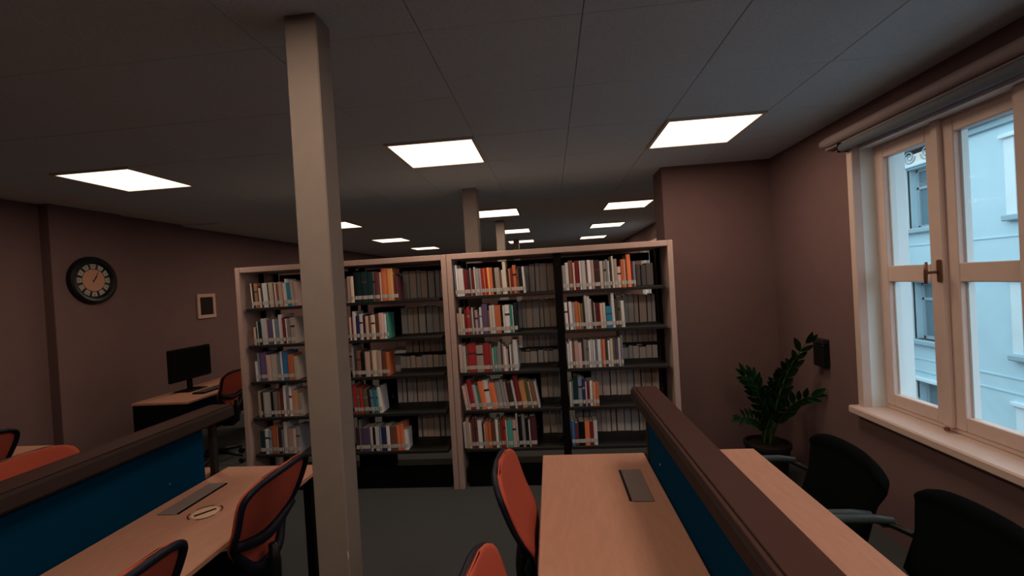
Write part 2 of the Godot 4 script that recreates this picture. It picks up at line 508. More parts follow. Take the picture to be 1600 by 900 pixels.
func bookcase(xa: float, xb: float, label: String) -> void:
	var t := thing("bookcase", label, "bookcase", Vector3((xa + xb) / 2, 0, (ZF + ZB) / 2))
	var o := -t.position
	var top := 1.928
	for s in [[xa, xa + 0.042], [xb - 0.042, xb]]:
		part("side_panel", box(Vector3(s[0], 0, ZB) + o, Vector3(s[1], top, ZF) + o, 0.003), M.frame_wood, t)
	part("top_panel", box(Vector3(xa + 0.0425, top - 0.045, ZB) + o, Vector3(xb - 0.0425, top, ZF) + o, 0.003), M.frame_wood, t)
	var mid := (xa + xb) / 2
	for z in [ZF - 0.04, (ZF + ZB) / 2, ZB + 0.04]:
		for x in [mid, xa + 0.058, xb - 0.058]:
			if x != mid and z > ZF - 0.1: continue
			var hw := 0.028 if x == mid else 0.014
			part("upright", box(Vector3(x - hw, 0.0, z - 0.02) + o, Vector3(x + hw, top - 0.046, z + 0.02) + o, 0.003), M.black, t)
	for y in SHELF_Y:
		for b in [[xa + 0.073, mid - 0.029], [mid + 0.029, xb - 0.073]]:
			part("shelf_board", box(Vector3(b[0], y - 0.026, ZB + 0.005) + o, Vector3(b[1], y, ZF - 0.012) + o, 0.003), M.shelf, t)
	for b in [[xa + 0.073, mid - 0.029], [mid + 0.029, xb - 0.073]]:
		part("half_shelf", box(Vector3(b[0], 1.075, ZB + 0.005) + o, Vector3(b[1], 1.092, -3.90) + o, 0.002), M.shelf, t)
		part("plinth", box(Vector3(b[0], 0.0, ZF - 0.10) + o, Vector3(b[1], 0.17, ZF - 0.05) + o, 0.003), M.black, t)
		part("bottom_board", box(Vector3(b[0], 0.0, ZB + 0.01) + o, Vector3(b[1], 0.06, ZF - 0.11) + o, 0.003), M.black, t)
		part("top_rail", box(Vector3(b[0], top - 0.13, ZB + 0.001) + o, Vector3(b[1], top - 0.06, ZB + 0.012) + o, 0.002), M.shelf, t)

var cover_mesh: ArrayMesh
var block_mesh: ArrayMesh
var wide_block: ArrayMesh
var tag_mesh: ArrayMesh
func book_meshes() -> void:
	# unit book: x 0..1 thickness, y 0..1 height, z 0 (spine) .. -1 (fore edge)
	var st := begin()
	var prof := [Vector2(0, -1), Vector2(0, -0.02), Vector2(0.06, -0.006), Vector2(0.25, 0.004), Vector2(0.5, 0.008), Vector2(0.75, 0.004), Vector2(0.94, -0.006), Vector2(1, -0.02), Vector2(1, -1), Vector2(0.91, -1), Vector2(0.91, -0.02), Vector2(0.09, -0.02), Vector2(0.09, -1)]
	var n := prof.size()
	for i in n:
		var a: Vector2 = prof[i]
		var b: Vector2 = prof[(i + 1) % n]
		var d := b - a
		var out := Vector3(-d.y, 0, d.x)
		quad(st, Vector3(a.x, 0, a.y), Vector3(b.x, 0, b.y), Vector3(b.x, 1, b.y), Vector3(a.x, 1, a.y), out)
	for y in [0.0, 1.0]:
		var up := Vector3(0, 2 * y - 1, 0)
		var f := func(p: Vector2) -> Vector3: return Vector3(p.x, y, p.y)
		quad(st, f.call(prof[0]), f.call(prof[1]), f.call(Vector2(0.09, -0.02)), f.call(prof[12]), up)
		quad(st, f.call(prof[8]), f.call(prof[7]), f.call(Vector2(0.91, -0.02)), f.call(prof[9]), up)
		for i in range(1, 7):
			tri(st, f.call(prof[i]), f.call(prof[i + 1]), f.call(Vector2(0.5, -0.02)), up)
		tri(st, f.call(prof[1]), f.call(prof[11]), f.call(Vector2(0.5, -0.02)), up)
		tri(st, f.call(prof[7]), f.call(prof[10]), f.call(Vector2(0.5, -0.02)), up)
	cover_mesh = done(st)
	block_mesh = box(Vector3(0.09, 0.012, -0.985), Vector3(0.91, 0.985, -0.02), 0.0)
	wide_block = box(Vector3(0.035, 0.004, -1.004), Vector3(0.965, 0.996, -0.02), 0.0)
	var st2 := begin()
	var arc := [Vector2(0.0, -0.012), Vector2(0.06, -0.002), Vector2(0.25, 0.006), Vector2(0.5, 0.011), Vector2(0.75, 0.006), Vector2(0.94, -0.002), Vector2(1, -0.012)]
	for i in 6:
		var a: Vector2 = arc[i]
		var b: Vector2 = arc[i + 1]
		quad(st2, Vector3(a.x, 0, a.y), Vector3(b.x, 0, b.y), Vector3(b.x, 1, b.y), Vector3(a.x, 1, a.y), Vector3(0, 0, 1))
		for y in [0.0, 1.0]:
			quad(st2, Vector3(a.x, y, a.y), Vector3(b.x, y, b.y), Vector3(b.x, y, b.y - 0.006), Vector3(a.x, y, a.y - 0.006), Vector3(0, y - 0.5, 0))
	tag_mesh = done(st2)

const INK := {
	"w": ["white", 214, 204, 196], "c": ["cream", 206, 186, 160], "b": ["beige", 186, 166, 148], "t": ["tan", 190, 128, 92], "p": ["pale pink", 206, 164, 150],
	"g": ["grey", 140, 134, 130], "G": ["dark grey", 74, 72, 72], "s": ["slate blue", 112, 128, 140], "r": ["red", 178, 36, 40], "R": ["dark red", 116, 28, 30],
	"m": ["maroon", 96, 42, 50], "o": ["orange", 222, 104, 56], "y": ["amber", 226, 146, 78], "n": ["brown", 124, 76, 56], "N": ["dark brown", 58, 38, 34],
	"k": ["black", 22, 22, 24], "u": ["blue", 36, 100, 150], "U": ["navy", 36, 40, 92], "e": ["green", 62, 150, 128], "E": ["dark teal", 14, 52, 54],
	"v": ["violet", 100, 76, 112], "l": ["olive", 110, 104, 70], "q": ["sky blue", 30, 140, 178]}
const NTH := ["first", "second", "third", "fourth", "fifth", "sixth", "seventh", "eighth", "ninth", "tenth", "eleventh", "twelfth", "thirteenth", "fourteenth", "fifteenth", "sixteenth", "seventeenth", "eighteenth", "nineteenth", "twentieth", "twenty-first", "twenty-second", "twenty-third", "twenty-fourth", "twenty-fifth", "twenty-sixth", "twenty-seventh", "twenty-eighth", "twenty-ninth", "thirtieth"]
const ROW := ["top shelf", "second shelf", "third shelf", "fourth shelf", "lowest shelf"]

func make_book(called: String, label: String, group: String, at: Vector3, lean: float, turn: float, s: Vector3, cover: Material, sticker: bool, band: Material, pages: Material = null) -> void:
	var t := thing(called, label, "book", at, 0.0, group)
	t.rotation = Vector3(0, turn, lean)
	var c := part("cover", cover_mesh, cover, t)
	c.scale = s
	part("pages", wide_block if pages else block_mesh, pages if pages else M.paper, t).scale = s
	if band:
		var bd := part("title_band", tag_mesh, band, t)
		bd.position = Vector3(0, s.y * 0.62, 0.0)
		bd.scale = Vector3(s.x, s.y * 0.07, s.z)
	if sticker:
		var lb := part("spine_label", tag_mesh, M.book_label, t)
		lb.position = Vector3(0, 0.022, 0.0008)
		lb.scale = Vector3(s.x, 0.03, s.z)

func books() -> void:
	book_meshes()
	M.book_label = mat(rgb(188, 186, 188), 0.7)
	var cm := {}
	for k in INK:
		cm[k] = []
		for v in 3:
			var f := 0.9 + 0.1 * v
			var c := Color(INK[k][1] / 255.0 * f, INK[k][2] / 255.0 * f, INK[k][3] / 255.0 * f)
			c.s *= 0.88
			c.g = minf(c.g * 1.05, 1.0)
			c.b = minf(c.b * 1.13, 1.0)
			cm[k].append(mat(c, 0.5 + 0.1 * v))
	# colour letter, thickness in millimetres, height in centimetres; left to right
	var rows := [
		["left bay of right bookcase", -0.777, [
			"s14.26 w14.26 w48.23 R34.21 N16.21 g13.23 R22.21 w10.23 g34.22 p14.22 r15.22 o16.22 r16.22 y20.22 o22.22 N18.20 b38.22 n16.19 w12.20 c27.26 N18.20 t14.20 R18.21 o28.23 n20.19 k26.21 w18.21",
			"p20.18 c22.22 c18.17 R19.21 r27.23 n14.20 w12.22 G14.21 p22.20 v13.16 w22.22 v46.24 n12.19 c22.23 w24.23 o46.23 k17.20 w16.22 w40.23 e18.23 w9.22 E30.24",
			"p30.23 w26.22 n16.22 r70.23 b58.22 r50.23 n18.22 w14.19 e24.20 g14.20 g22.24 m12.22 w11.22 w17.20 p15.18 N12.20 w13.21 g15.22 w36.25",
			"p28.20 p14.22 r40.25 w30.20 e20.20 o42.23 w42.24 o50.22 g42.22 g27.24 p20.22 N42.21 w20.23 R40.27 y46.22 l28.22 c10.22 n36.21 w17.22",
			"w25.21 p24.25 c12.21 l12.20 m20.25 m24.25 w38.23 N12.21 b11.20 o22.21 o27.21 n34.20 w23.23 l18.20 r21.22 r20.24 w9.22 e44.22 p30.22 w17.28 k28.25 g29.27 k24.24 w13.22 m48.25"],
			[2.0, 1.0, 1.0, 8.0, 1.5]],
		["right bay of right bookcase", 0.104, [
			"g24.20 w24.22 n36.24 p14.22 R36.23 w11.23 w37.23 n14.21 w26.23 p26.23 N42.23 b29.22 g19.22 g16.23 w11.22 G18.21 c13.25 b29.23 p29.17 o18.22 t16.22 n12.22 o30.26 R15.19 s18.20",
			"w26.22 R10.21 w24.22 g22.22 o29.22 y13.21 l20.20 N14.21 w21.27 w21.26 w13.24 N16.22 b10.21 m18.20 R19.20 p18.20 c26.20 q46.17 w24.27 G20.23 l26.22 w26.21",
			"w21.20 w21.22 n18.21 p27.22 p29.20 N16.21 g23.22 g16.22 w16.22 w16.22 w18.22 s16.22 w27.22 b11.22 o21.22 G20.22 w18.21 c21.22 l17.22 v24.22 w18.23 g18.25",
			"w19.20 g12.20 E38.25 s34.24 U22.22 p12.20 m22.20 w23.20 t22.19 o26.19",
			"u26.20 m30.18 k50.19 o38.19 R30.19 w30.20"],
			[1.0, 1.5, 0.5, 0.0, 0.0]],
		["left bay of left bookcase", -2.545, [
			"w14.21 N17.21 t32.21 n12.19 c13.17 G20.20 w43.21 N12.20 c38.21 n10.20 p17.20 n17.20 p30.21 c28.20 w11.23 q32.20 b30.22 p28.21",
			"p27.15 N12.15 w9.20 E26.20 w50.22 v48.21 w17.21 s36.21 w36.25 R24.22 w10.21 g36.21 b40.22",
			"w24.17 s14.24 v60.24 p37.22 b60.22 s26.22 w14.24 u52.24 o46.22 c40.20",
			"c30.22 N11.21 w74.21 k21.21 g36.21 n24.21 m27.24 w27.26 g24.23 w27.25 t52.22 b40.20",
			"E44.20 w34.21 s20.20 o53.24 c9.22 N28.22 g14.20 w34.27 p46.21 p32.21 g36.22"],
			[3.0, 2.0, 1.5, 1.0, 0.5]],
		["right bay of left bookcase", -1.695, [
			"p31.22 c25.22 k26.25 E44.25 E46.25 E46.25 g20.25 m38.24 c16.24 o50.27 y50.27 n12.22 m24.20",
			"c14.19 r18.20 w24.24 U27.20 w30.22 N22.21 p30.20 n17.20 c34.20 n33.21 p36.22 w24.21 e16.21",
			"g22.26 G24.22 n34.22 k36.21 p44.21 n14.21 c46.22 p34.21 n36.20 o28.20",
			"r34.24 l22.22 r27.22 l46.20 k14.20 s27.20 q20.20 e20.20 w27.22",
			"N28.20 g18.26 v74.20 w24.20 k20.20 w16.20 w18.20 s16.20 U44.20 w27.21 n60.20 o26.21 o32.22 w30.17"],
			[0.5, 0.5, 0.5, 4.0, 1.0]]]
	rng.seed = 11
	for bay in rows:
		for k in 5:
			var x: float = bay[1]
			var toks: PackedStringArray = bay[2][k].split(" ")
			var lean := deg_to_rad(bay[3][k])
			if lean > 0.1: x += 0.03
			for i in toks.size():
				var w := toks[i].substr(1).split(".")
				var th := float(w[0]) / 1000.0
				var h := float(w[1]) / 100.0
				var c := toks[i][0]
				var big := "thick" if th > 0.034 else ("slim" if th < 0.018 else "medium")
				var lab := "%s %s book, %s from left, %s, %s" % [big, INK[c][0], NTH[i], ROW[k], bay[0]]
				var ln := lean
				var z := ZF - 0.022 - rng.randf_range(0.0, 0.012)
				var band: Material = null
				if rng.randf() < 0.16 and th > 0.015:
					var bc: String = ["N", "G", "m", "G", "N", "g"][rng.randi() % 6]
					if bc != c: band = cm[bc][1]
				var s := Vector3(th - 0.0008, h + rng.randf_range(-0.004, 0.004), clampf(h * 0.72, 0.12, 0.18))
				make_book("book", lab, "books in the front rows of the bookcases", Vector3(x, SHELF_Y[k] + 0.0005, z), ln, 0.0, s, cm[c][rng.randi() % 3], true, band)
				x += th / cos(lean) + rng.randf_range(0.0, 0.0012)
	# rear rows, fore edges towards us
	var greys := ["g", "b", "g", "s", "n", "G", "b", "p"]
	var names := {"g": "grey", "b": "beige", "s": "slate", "n": "brown", "G": "charcoal", "p": "dusty pink"}
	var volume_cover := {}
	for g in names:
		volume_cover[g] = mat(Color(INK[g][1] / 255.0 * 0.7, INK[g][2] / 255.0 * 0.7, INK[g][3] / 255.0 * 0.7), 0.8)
	var volume_pages := []
	for c in [[222, 222, 228], [228, 220, 218], [206, 210, 218], [224, 210, 204], [214, 218, 228]]: volume_pages.append(mat(rgb(c[0], c[1], c[2]), 0.9))
	var rear := [["left bay of right bookcase", -0.30, 0.035, [0, 0, 0, 0.16, 0.14], -0.5], ["right bay of right bookcase", 0.55, 0.885, [0.1, 0.0, 0.0, -0.24, -0.36], 0.12], ["right bay of left bookcase", -1.38, -0.95, [0.02, 0.0, 0.02, -0.04, 0.12], -1.66]]
	rng.seed = 23
	for bay in rear:
		var levels := []
		for k in 5: levels.append([SHELF_Y[k] + 0.0005, 0.25 if k < 2 else 0.24, k, ROW[k]])
		levels[2][1] = 0.115
		levels.append([1.0925, 0.125, 2, "half shelf"])
		for lv in levels:
			var x: float = bay[2]
			var stop: float = bay[1] + bay[3][lv[2]]
			var i := 0
			while x - 0.03 > stop:
				var th := rng.randf_range(0.03, 0.066)
				var g: String = greys[rng.randi() % greys.size()]
				var h: float = lv[1] - rng.randf_range(0.0, 0.02)
				if bay[4] == 0.12 and lv[2] == 0: h -= 0.055
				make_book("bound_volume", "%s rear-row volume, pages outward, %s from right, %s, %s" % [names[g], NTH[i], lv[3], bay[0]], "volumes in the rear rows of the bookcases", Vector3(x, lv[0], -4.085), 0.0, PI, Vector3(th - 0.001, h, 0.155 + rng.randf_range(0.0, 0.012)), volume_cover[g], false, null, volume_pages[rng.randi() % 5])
				x -= th + (0.006 if rng.randf() < 0.2 else 0.001)
				i += 1
			if lv[1] > 0.2:      # added black blocks darken the see-through rest of the rear row
				var j := 0
				while x - 0.08 > bay[4]:
					var bf := thing("dark_filler", "added black block behind front books, %s from right, %s, %s" % [NTH[j], lv[3], bay[0]], "filler block", Vector3(x - 0.042, lv[0], -4.0), 0.0, "added dark blocks in the rear rows")
					part("case", box(Vector3(-0.039, 0, -0.08), Vector3(0.039, 0.25, 0.08), 0.003), M.black_cloth, bf)
					part("pull_ring", lathe([[0.009, -0.0015], [0.013, -0.001], [0.013, 0.001], [0.009, 0.0015], [0.009, -0.0015]], 14), M.steel, bf, Vector3(0, 0.06, 0.0815)).rotation.x = PI / 2
					x -= 0.083
					j += 1

# ---------------------------------------------------------------- desks
func desk(xa: float, xb: float, za: float, zb: float, label: String, m: Material, flap_x := 0.0, flap := true, closed := false, leg_in := 0.05) -> void:
	var t := thing("desk", label, "desk", Vector3((xa + xb) / 2, 0, (za + zb) / 2))
	var hx := (xb - xa) / 2
	var hz := (zb - za) / 2
	part("tabletop", box(Vector3(-hx, 0.705, -hz), Vector3(hx, 0.73, hz), 0.004), m, t)
	for z in [-hz + 0.06, hz - 0.06]:
		var lf := part("leg_frame", boxes([[Vector3(-hx + 0.03, 0.665, z - 0.025), Vector3(hx - 0.03, 0.704, z + 0.025)], [Vector3(-hx + 0.03, 0.0, z - 0.025), Vector3(hx - 0.03, 0.035, z + 0.025)]], 0.003), M.black, t)
		for x in [-hx + leg_in, hx - leg_in]:
			part("leg", box(Vector3(x - 0.022, 0.036, z - 0.025), Vector3(x + 0.022, 0.664, z + 0.025), 0.004), M.black, lf)
	part("cross_rail", box(Vector3(-0.02, 0.64, -hz + 0.09), Vector3(0.02, 0.68, hz - 0.09), 0.003), M.black, t)
	if closed:  # black end sheets fill the dark space under the tabletop
		for z in [-hz + 0.015, hz - 0.015]:
			part("side_panel", box(Vector3(-hx + 0.01, 0.0, z - 0.012), Vector3(hx - 0.03, 0.704, z + 0.012), 0.003), M.black, t)
		part("modesty_panel", box(Vector3(-hx + 0.03, 0.25, -hz + 0.1), Vector3(-hx + 0.05, 0.66, hz - 0.1), 0.003), M.blue_cloth, t)
	if flap:
		# cable flap: aluminium lid with a dark slot along its outer long edge
		var zf := -hz + 0.37
		var f := part("cable_flap", box(Vector3(flap_x - 0.045, 0.7305, zf - 0.155), Vector3(flap_x + 0.045, 0.734, zf + 0.155), 0.0015), M.alu, t)
		var sx := -1.0 if flap_x > 0 else 1.0
		part("slot", box(Vector3(flap_x + sx * 0.0460, 0.7303, zf - 0.15), Vector3(flap_x + sx * 0.057, 0.7345, zf + 0.15), 0.0005), M.screen, f)

func divider(x: float, za: float, zb: float, screen_end: float, label: String) -> void:
	var t := thing("desk_divider", label, "divider", Vector3(x, 0, (za + zb) / 2))
	var o := -t.position
	var hw := 0.072
	var c := part("cap", box(Vector3(x - hw, 1.005, za) + o, Vector3(x + hw, 1.072, zb) + o, 0.012), M.beam_side, t)
	part("cap_lid", box(Vector3(x - hw + 0.024, 1.0725, za + 0.012) + o, Vector3(x + hw - 0.012, 1.078, zb - 0.012) + o, 0.002), M.beam, c)
	part("cap_edge", box(Vector3(x - hw + 0.006, 1.0725, za + 0.012) + o, Vector3(x - hw + 0.019, 1.078, zb - 0.012) + o, 0.002), M.beam, c)
	var s := part("screen", box(Vector3(x - 0.014, 0.55, screen_end) + o, Vector3(x + 0.014, 1.004, zb - 0.12) + o, 0.005), M.blue_cloth, t)
	s.set_meta("label", "dark blue fabric screen")
	for z in [za + 0.09, zb - 0.07]:
		part("post", box(Vector3(x - 0.016, 0.45, z - 0.016) + o, Vector3(x + 0.016, 1.004, z + 0.016) + o, 0.003), M.shelf, t)
	for z in [screen_end + 0.22]:
		for sd in [-1.0, 1.0]:
			var k := part("screw", lathe([[0.0, 0.003], [0.004, 0.002], [0.005, 0.0]], 10), M.steel, t)
			k.position = Vector3(x + sd * 0.014, 0.80, z) + o
			k.rotation.z = -sd * PI / 2

# ---------------------------------------------------------------- orange task chair
func back_half(v: float) -> float:      # half width of the backrest, v from 0 (bottom) to 1 (top)
	var w := lerpf(0.10, 0.2, smoothstep(0.0, 0.5, v)) + 0.022 * smoothstep(0.4, 0.85, v)
	if v > 0.8: w *= pow(maxf(0.0, 1.0 - pow((v - 0.8) / 0.2, 3.6)), 1.0 / 3.6)
	if v < 0.16: w *= pow(maxf(0.0, 1.0 - pow((0.16 - v) / 0.16, 2.6)), 1.0 / 2.6)
	return w
func back_at(u: float, v: float) -> Vector3:   # u -1..1, v 0..1; chair faces -z
	var x := u * back_half(v)
	var y := 0.555 + 0.415 * v - 0.25 * x * x * v
	var z := 0.165 + 0.075 * v + 0.035 * pow(v, 2.0) - 0.03 * exp(-pow((v - 0.3) / 0.22, 2.0)) - 0.5 * x * x
	return Vector3(x, y, z)

var chair_proto: Node3D
func task_chair(at: Vector3, turn: float, label: String) -> void:
	if chair_proto:
		var c: Node3D = chair_proto.duplicate()
		c.name = numbered("task_chair")
		add_child(c)
		c.position = at
		c.rotation.y = turn
		c.set_meta("label", label)
		return
	var t := thing("task_chair", label, "chair", at, turn, "orange task chairs")
	chair_proto = t
	var st := begin(false)
	pad(st, func(u, v): return back_at(u, 0.5 + 0.5 * sin(v * PI / 2)), func(u, v): return 0.007 * sqrt(maxf(0.0, 1.0 - pow(maxf(absf(u), absf(v)), 6.0))) + 0.003, Vector3(0, 0.1, -0.995).normalized(), 14, 18)
	part("backrest", done(st), M.orange_cloth, t, Vector3(0, 0, -0.008))
	# dark frame loop behind the cloth
	var loop := []
	var lr := []
	var ctr := back_at(0.0, 0.5)
	for k in 56:
		var a := TAU * k / 56.0
		var v := 0.5 - 0.5 * cos(a)
		var p := back_at(-1.0 if sin(a) > 0.0 else 1.0, v)
		if k == 0 or k == 28: p = back_at(0.0, v)
		var inward := Vector3(ctr.x - p.x, ctr.y - p.y, 0).normalized() * 0.011
		loop.append(p + inward + Vector3(0, 0, 0.006))
		lr.append(0.0125 + 0.012 * (1.0 - smoothstep(0.56, 0.72, p.y)))
	part("back_frame", tube_mesh(loop, lr, 8, 1.0, true), M.navy_plastic, t)
	# lumbar bar: an arch across the lower third
	var arch := []
	var ar := []
	for i in 15:
		var u := -1.0 + i / 7.0
		arch.append(back_at(u * 0.94, 0.30 + 0.13 * u * u) + Vector3(0, 0, 0.012))
		ar.append(0.026 - 0.008 * u * u)
	part("lumbar_bar", tube_mesh(arch, ar, 8), M.navy_plastic, t)
	# stem from seat to back
	part("back_stem", tube_mesh([Vector3(0, 0.40, 0.05), Vector3(0, 0.405, 0.15), Vector3(0, 0.44, 0.20), Vector3(0, 0.56, 0.205), Vector3(0, 0.64, 0.2)], [0.024, 0.025, 0.026, 0.024, 0.018], 8), M.black_plastic, t)
	var se := begin(false)
	pad(se, func(u, v):
		var a: float = u * sqrt(1.0 - 0.42 * v * v)
		var b: float = v * sqrt(1.0 - 0.42 * u * u)
		return Vector3(a * 0.235, 0.46 - 0.02 * smoothstep(0.5, 1.0, -b) + 0.01 * a * a, b * 0.225 - 0.06),
		func(u, v): return 0.032 * pow(maxf(0.0, 1.0 - pow(maxf(absf(u), absf(v)), 5.0)), 0.5) + 0.004, Vector3.UP, 14, 14)
	part("seat", done(se), M.black_cloth, t)
	part("seat_pan", box(Vector3(-0.13, 0.395, -0.19), Vector3(0.13, 0.43, 0.07), 0.012), M.black_plastic, t)
	part("gas_lift", lathe([[0.0, 0.08], [0.03, 0.08], [0.03, 0.26], [0.02, 0.262], [0.02, 0.396], [0.0, 0.396]], 14), M.black_plastic, t, Vector3(0, 0, -0.06))
	for k in 5:
		var a := TAU * k / 5.0 + 0.3
		var d := Vector3(cos(a), 0, sin(a))
		var c := Vector3(0, 0, -0.06)
		var lg := part("leg", tube_mesh([c + d * 0.02 + Vector3.UP * 0.115, c + d * 0.15 + Vector3.UP * 0.105, c + d * 0.285 + Vector3.UP * 0.075], [0.026, 0.021, 0.015], 8), M.black_plastic, t)
		var cs := part("caster", lathe([[0.0, -0.024], [0.022, -0.024], [0.027, -0.018], [0.027, -0.004], [0.012, -0.003], [0.012, 0.003], [0.027, 0.004], [0.027, 0.018], [0.022, 0.024], [0.0, 0.024]], 14), M.black_plastic, lg)
		cs.position = c + d * 0.285 + Vector3.UP * 0.0275
		cs.rotation = Vector3(PI / 2, 0, 0)
		cs.rotation.y = -a

# ---------------------------------------------------------------- black armchair
func black_chair(at: Vector3, turn: float, label: String) -> void:
	var t := thing("armchair", label, "chair", at, turn, "black office armchairs under the window")
	var st := begin(false)   # faces -z
	pad(st, func(u, v):
		var w := 0.225 + 0.045 * smoothstep(-0.2, 0.85, v)
		var a: float = u * (1.0 - 0.12 * pow(maxf(0.0, v), 5.0))
		var y: float = 0.645 + v * (0.19 - 0.05 * pow(absf(u), 5.0))
		return Vector3(a * w, y, 0.21 + 0.05 * v - 0.045 * u * u - 0.03 * smoothstep(0.6, 1.0, v)),
		func(u, v): return 0.03 * sqrt(maxf(0.0, 1.0 - pow(maxf(absf(u), absf(v)), 5.0))) + 0.004, Vector3(0, 0.1, -0.995).normalized(), 14, 14)
	part("backrest", done(st), M.black_cloth, t)
	var se := begin(false)
	pad(se, func(u, v): return Vector3(u * 0.24 * sqrt(1.0 - 0.2 * v * v), 0.445, v * 0.23 * sqrt(1.0 - 0.2 * u * u) - 0.03),
		func(u, v): return 0.036 * sqrt(maxf(0.0, 1.0 - pow(maxf(absf(u), absf(v)), 6.0))) + 0.004, Vector3.UP, 12, 12)
	part("seat", done(se), M.black_cloth, t)
	for s in [-1.0, 1.0]:
		part("armrest", tube_mesh([Vector3(s * 0.275, 0.655, 0.12), Vector3(s * 0.28, 0.662, 0.05), Vector3(s * 0.28, 0.662, -0.12), Vector3(s * 0.275, 0.65, -0.17)], [0.013, 0.017, 0.017, 0.012], 10), M.grey_plastic, t)
		part("side_frame", tube_mesh([Vector3(s * 0.275, 0.65, -0.13), Vector3(s * 0.275, 0.4, -0.19), Vector3(s * 0.27, 0.03, -0.24), Vector3(s * 0.27, 0.014, -0.21), Vector3(s * 0.27, 0.014, 0.2), Vector3(s * 0.27, 0.04, 0.22)], 0.013, 8), M.black_plastic, t)
		part("back_support", tube_mesh([Vector3(s * 0.275, 0.645, 0.1), Vector3(s * 0.25, 0.6, 0.2), Vector3(s * 0.18, 0.56, 0.23)], 0.012, 8), M.black_plastic, t)
		part("seat_rail", tube_mesh([Vector3(s * 0.275, 0.4, -0.19), Vector3(s * 0.2, 0.402, -0.12), Vector3(s * 0.2, 0.402, 0.14)], 0.011, 8), M.black_plastic, t)

# ---------------------------------------------------------------- small things
func plant() -> void:
	var t := thing("potted_plant", "leafy dark green potted plant standing in the corner by the window", "plant", Vector3(1.63, 0, -3.66))
	part("pot", lathe([[0.0, 0.0], [0.12, 0.0], [0.125, 0.01], [0.16, 0.26], [0.17, 0.27], [0.17, 0.295], [0.15, 0.3], [0.145, 0.27], [0.0, 0.27]], 28), M.pot, t)
	part("soil", lathe([[0.0, 0.285], [0.08, 0.283], [0.146, 0.275]], 20), M.soil, t)
	# leaflet: pointed oval folded along the middle
	var st := begin(false)
	var outl := [[0.0, 0.0], [0.012, 0.018], [0.02, 0.045], [0.021, 0.065], [0.015, 0.09], [0.006, 0.108], [0.0, 0.115]]
	for i in outl.size() - 1:
		for s in [-1.0, 1.0]:
			var a := Vector3(0, 0.004 * sin(outl[i][1] * 20), -outl[i][1])
			var b := Vector3(0, 0.004 * sin(outl[i + 1][1] * 20), -outl[i + 1][1])
			var c := Vector3(outl[i + 1][0] * s, b.y + outl[i + 1][0] * 0.35, b.z)
			var d := Vector3(outl[i][0] * s, a.y + outl[i][0] * 0.35, a.z)
			quad(st, a, b, c, d, Vector3.UP)
			quad(st, a - Vector3.UP * 0.0012, b - Vector3.UP * 0.0012, c - Vector3.UP * 0.0012, d - Vector3.UP * 0.0012, Vector3.DOWN)
	var leaf := done(st)
	rng.seed = 5
	# stem tips, relative to the pot: x, y, z
	var tips := [[0.19, 1.10, 0.26, 1.0], [-0.15, 0.82, 0.02, 1.0], [-0.13, 0.83, 0.07, 0.9], [0.04, 0.80, 0.08, 1.0], [0.13, 0.72, 0.02, 1.0], [0.24, 0.70, 0.2, 1.0], [-0.06, 0.68, 0.14, 0.9], [-0.22, 0.52, 0.08, 0.8], [0.12, 0.92, 0.14, 1.0], [0.02, 0.58, 0.16, 0.8]]
	for k in tips.size():
		var tp: Array = tips[k]
		var base := Vector3(rng.randf_range(-0.05, 0.05), 0.27, rng.randf_range(-0.05, 0.05))
		var end := Vector3(tp[0], tp[1], tp[2])
		var ctl := base.lerp(end, 0.5) + Vector3(-end.x * 0.25, 0.12, -end.z * 0.25)
		var pts := []
		var rad := []
		for i in 13:
			var f := i / 12.0
			pts.append(base.lerp(ctl, f).lerp(ctl.lerp(end, f), f))
			rad.append(lerpf(0.011, 0.003, f))
		var stem := part("stem", tube_mesh(pts, rad, 6), M.stem, t)
		var n := 8
		for i in n:
			var f := 0.3 + 0.7 * i / (n - 1.0)
			var p := base.lerp(ctl, f).lerp(ctl.lerp(end, f), f)
			var d := ((ctl - base) * (1 - f) + (end - ctl) * f).normalized()
			var side := d.cross(Vector3(0.3, 0.2, 1.0)).normalized()
			for s in [-1.0, 1.0]:
				var dir: Vector3 = (d * 0.75 + side * s * 0.8 + Vector3(0, 0.1, rng.randf_range(-0.25, 0.25))).normalized()
				if i == n - 1: dir = (d + side * s * 0.25).normalized()
				var lf := part("leaf", leaf, M.leaf, stem)
				var up := d.cross(side)
				if up.z < 0: up = -up
				up = (up + Vector3(0, 0.4, 0)).normalized()
				var bz: Vector3 = -dir
				var bx := up.cross(bz).normalized()
				var sc: float = tp[3] * rng.randf_range(0.85, 1.15)
				lf.transform = Transform3D(Basis(bx, bz.cross(bx), bz).scaled(Vector3.ONE * sc), p)

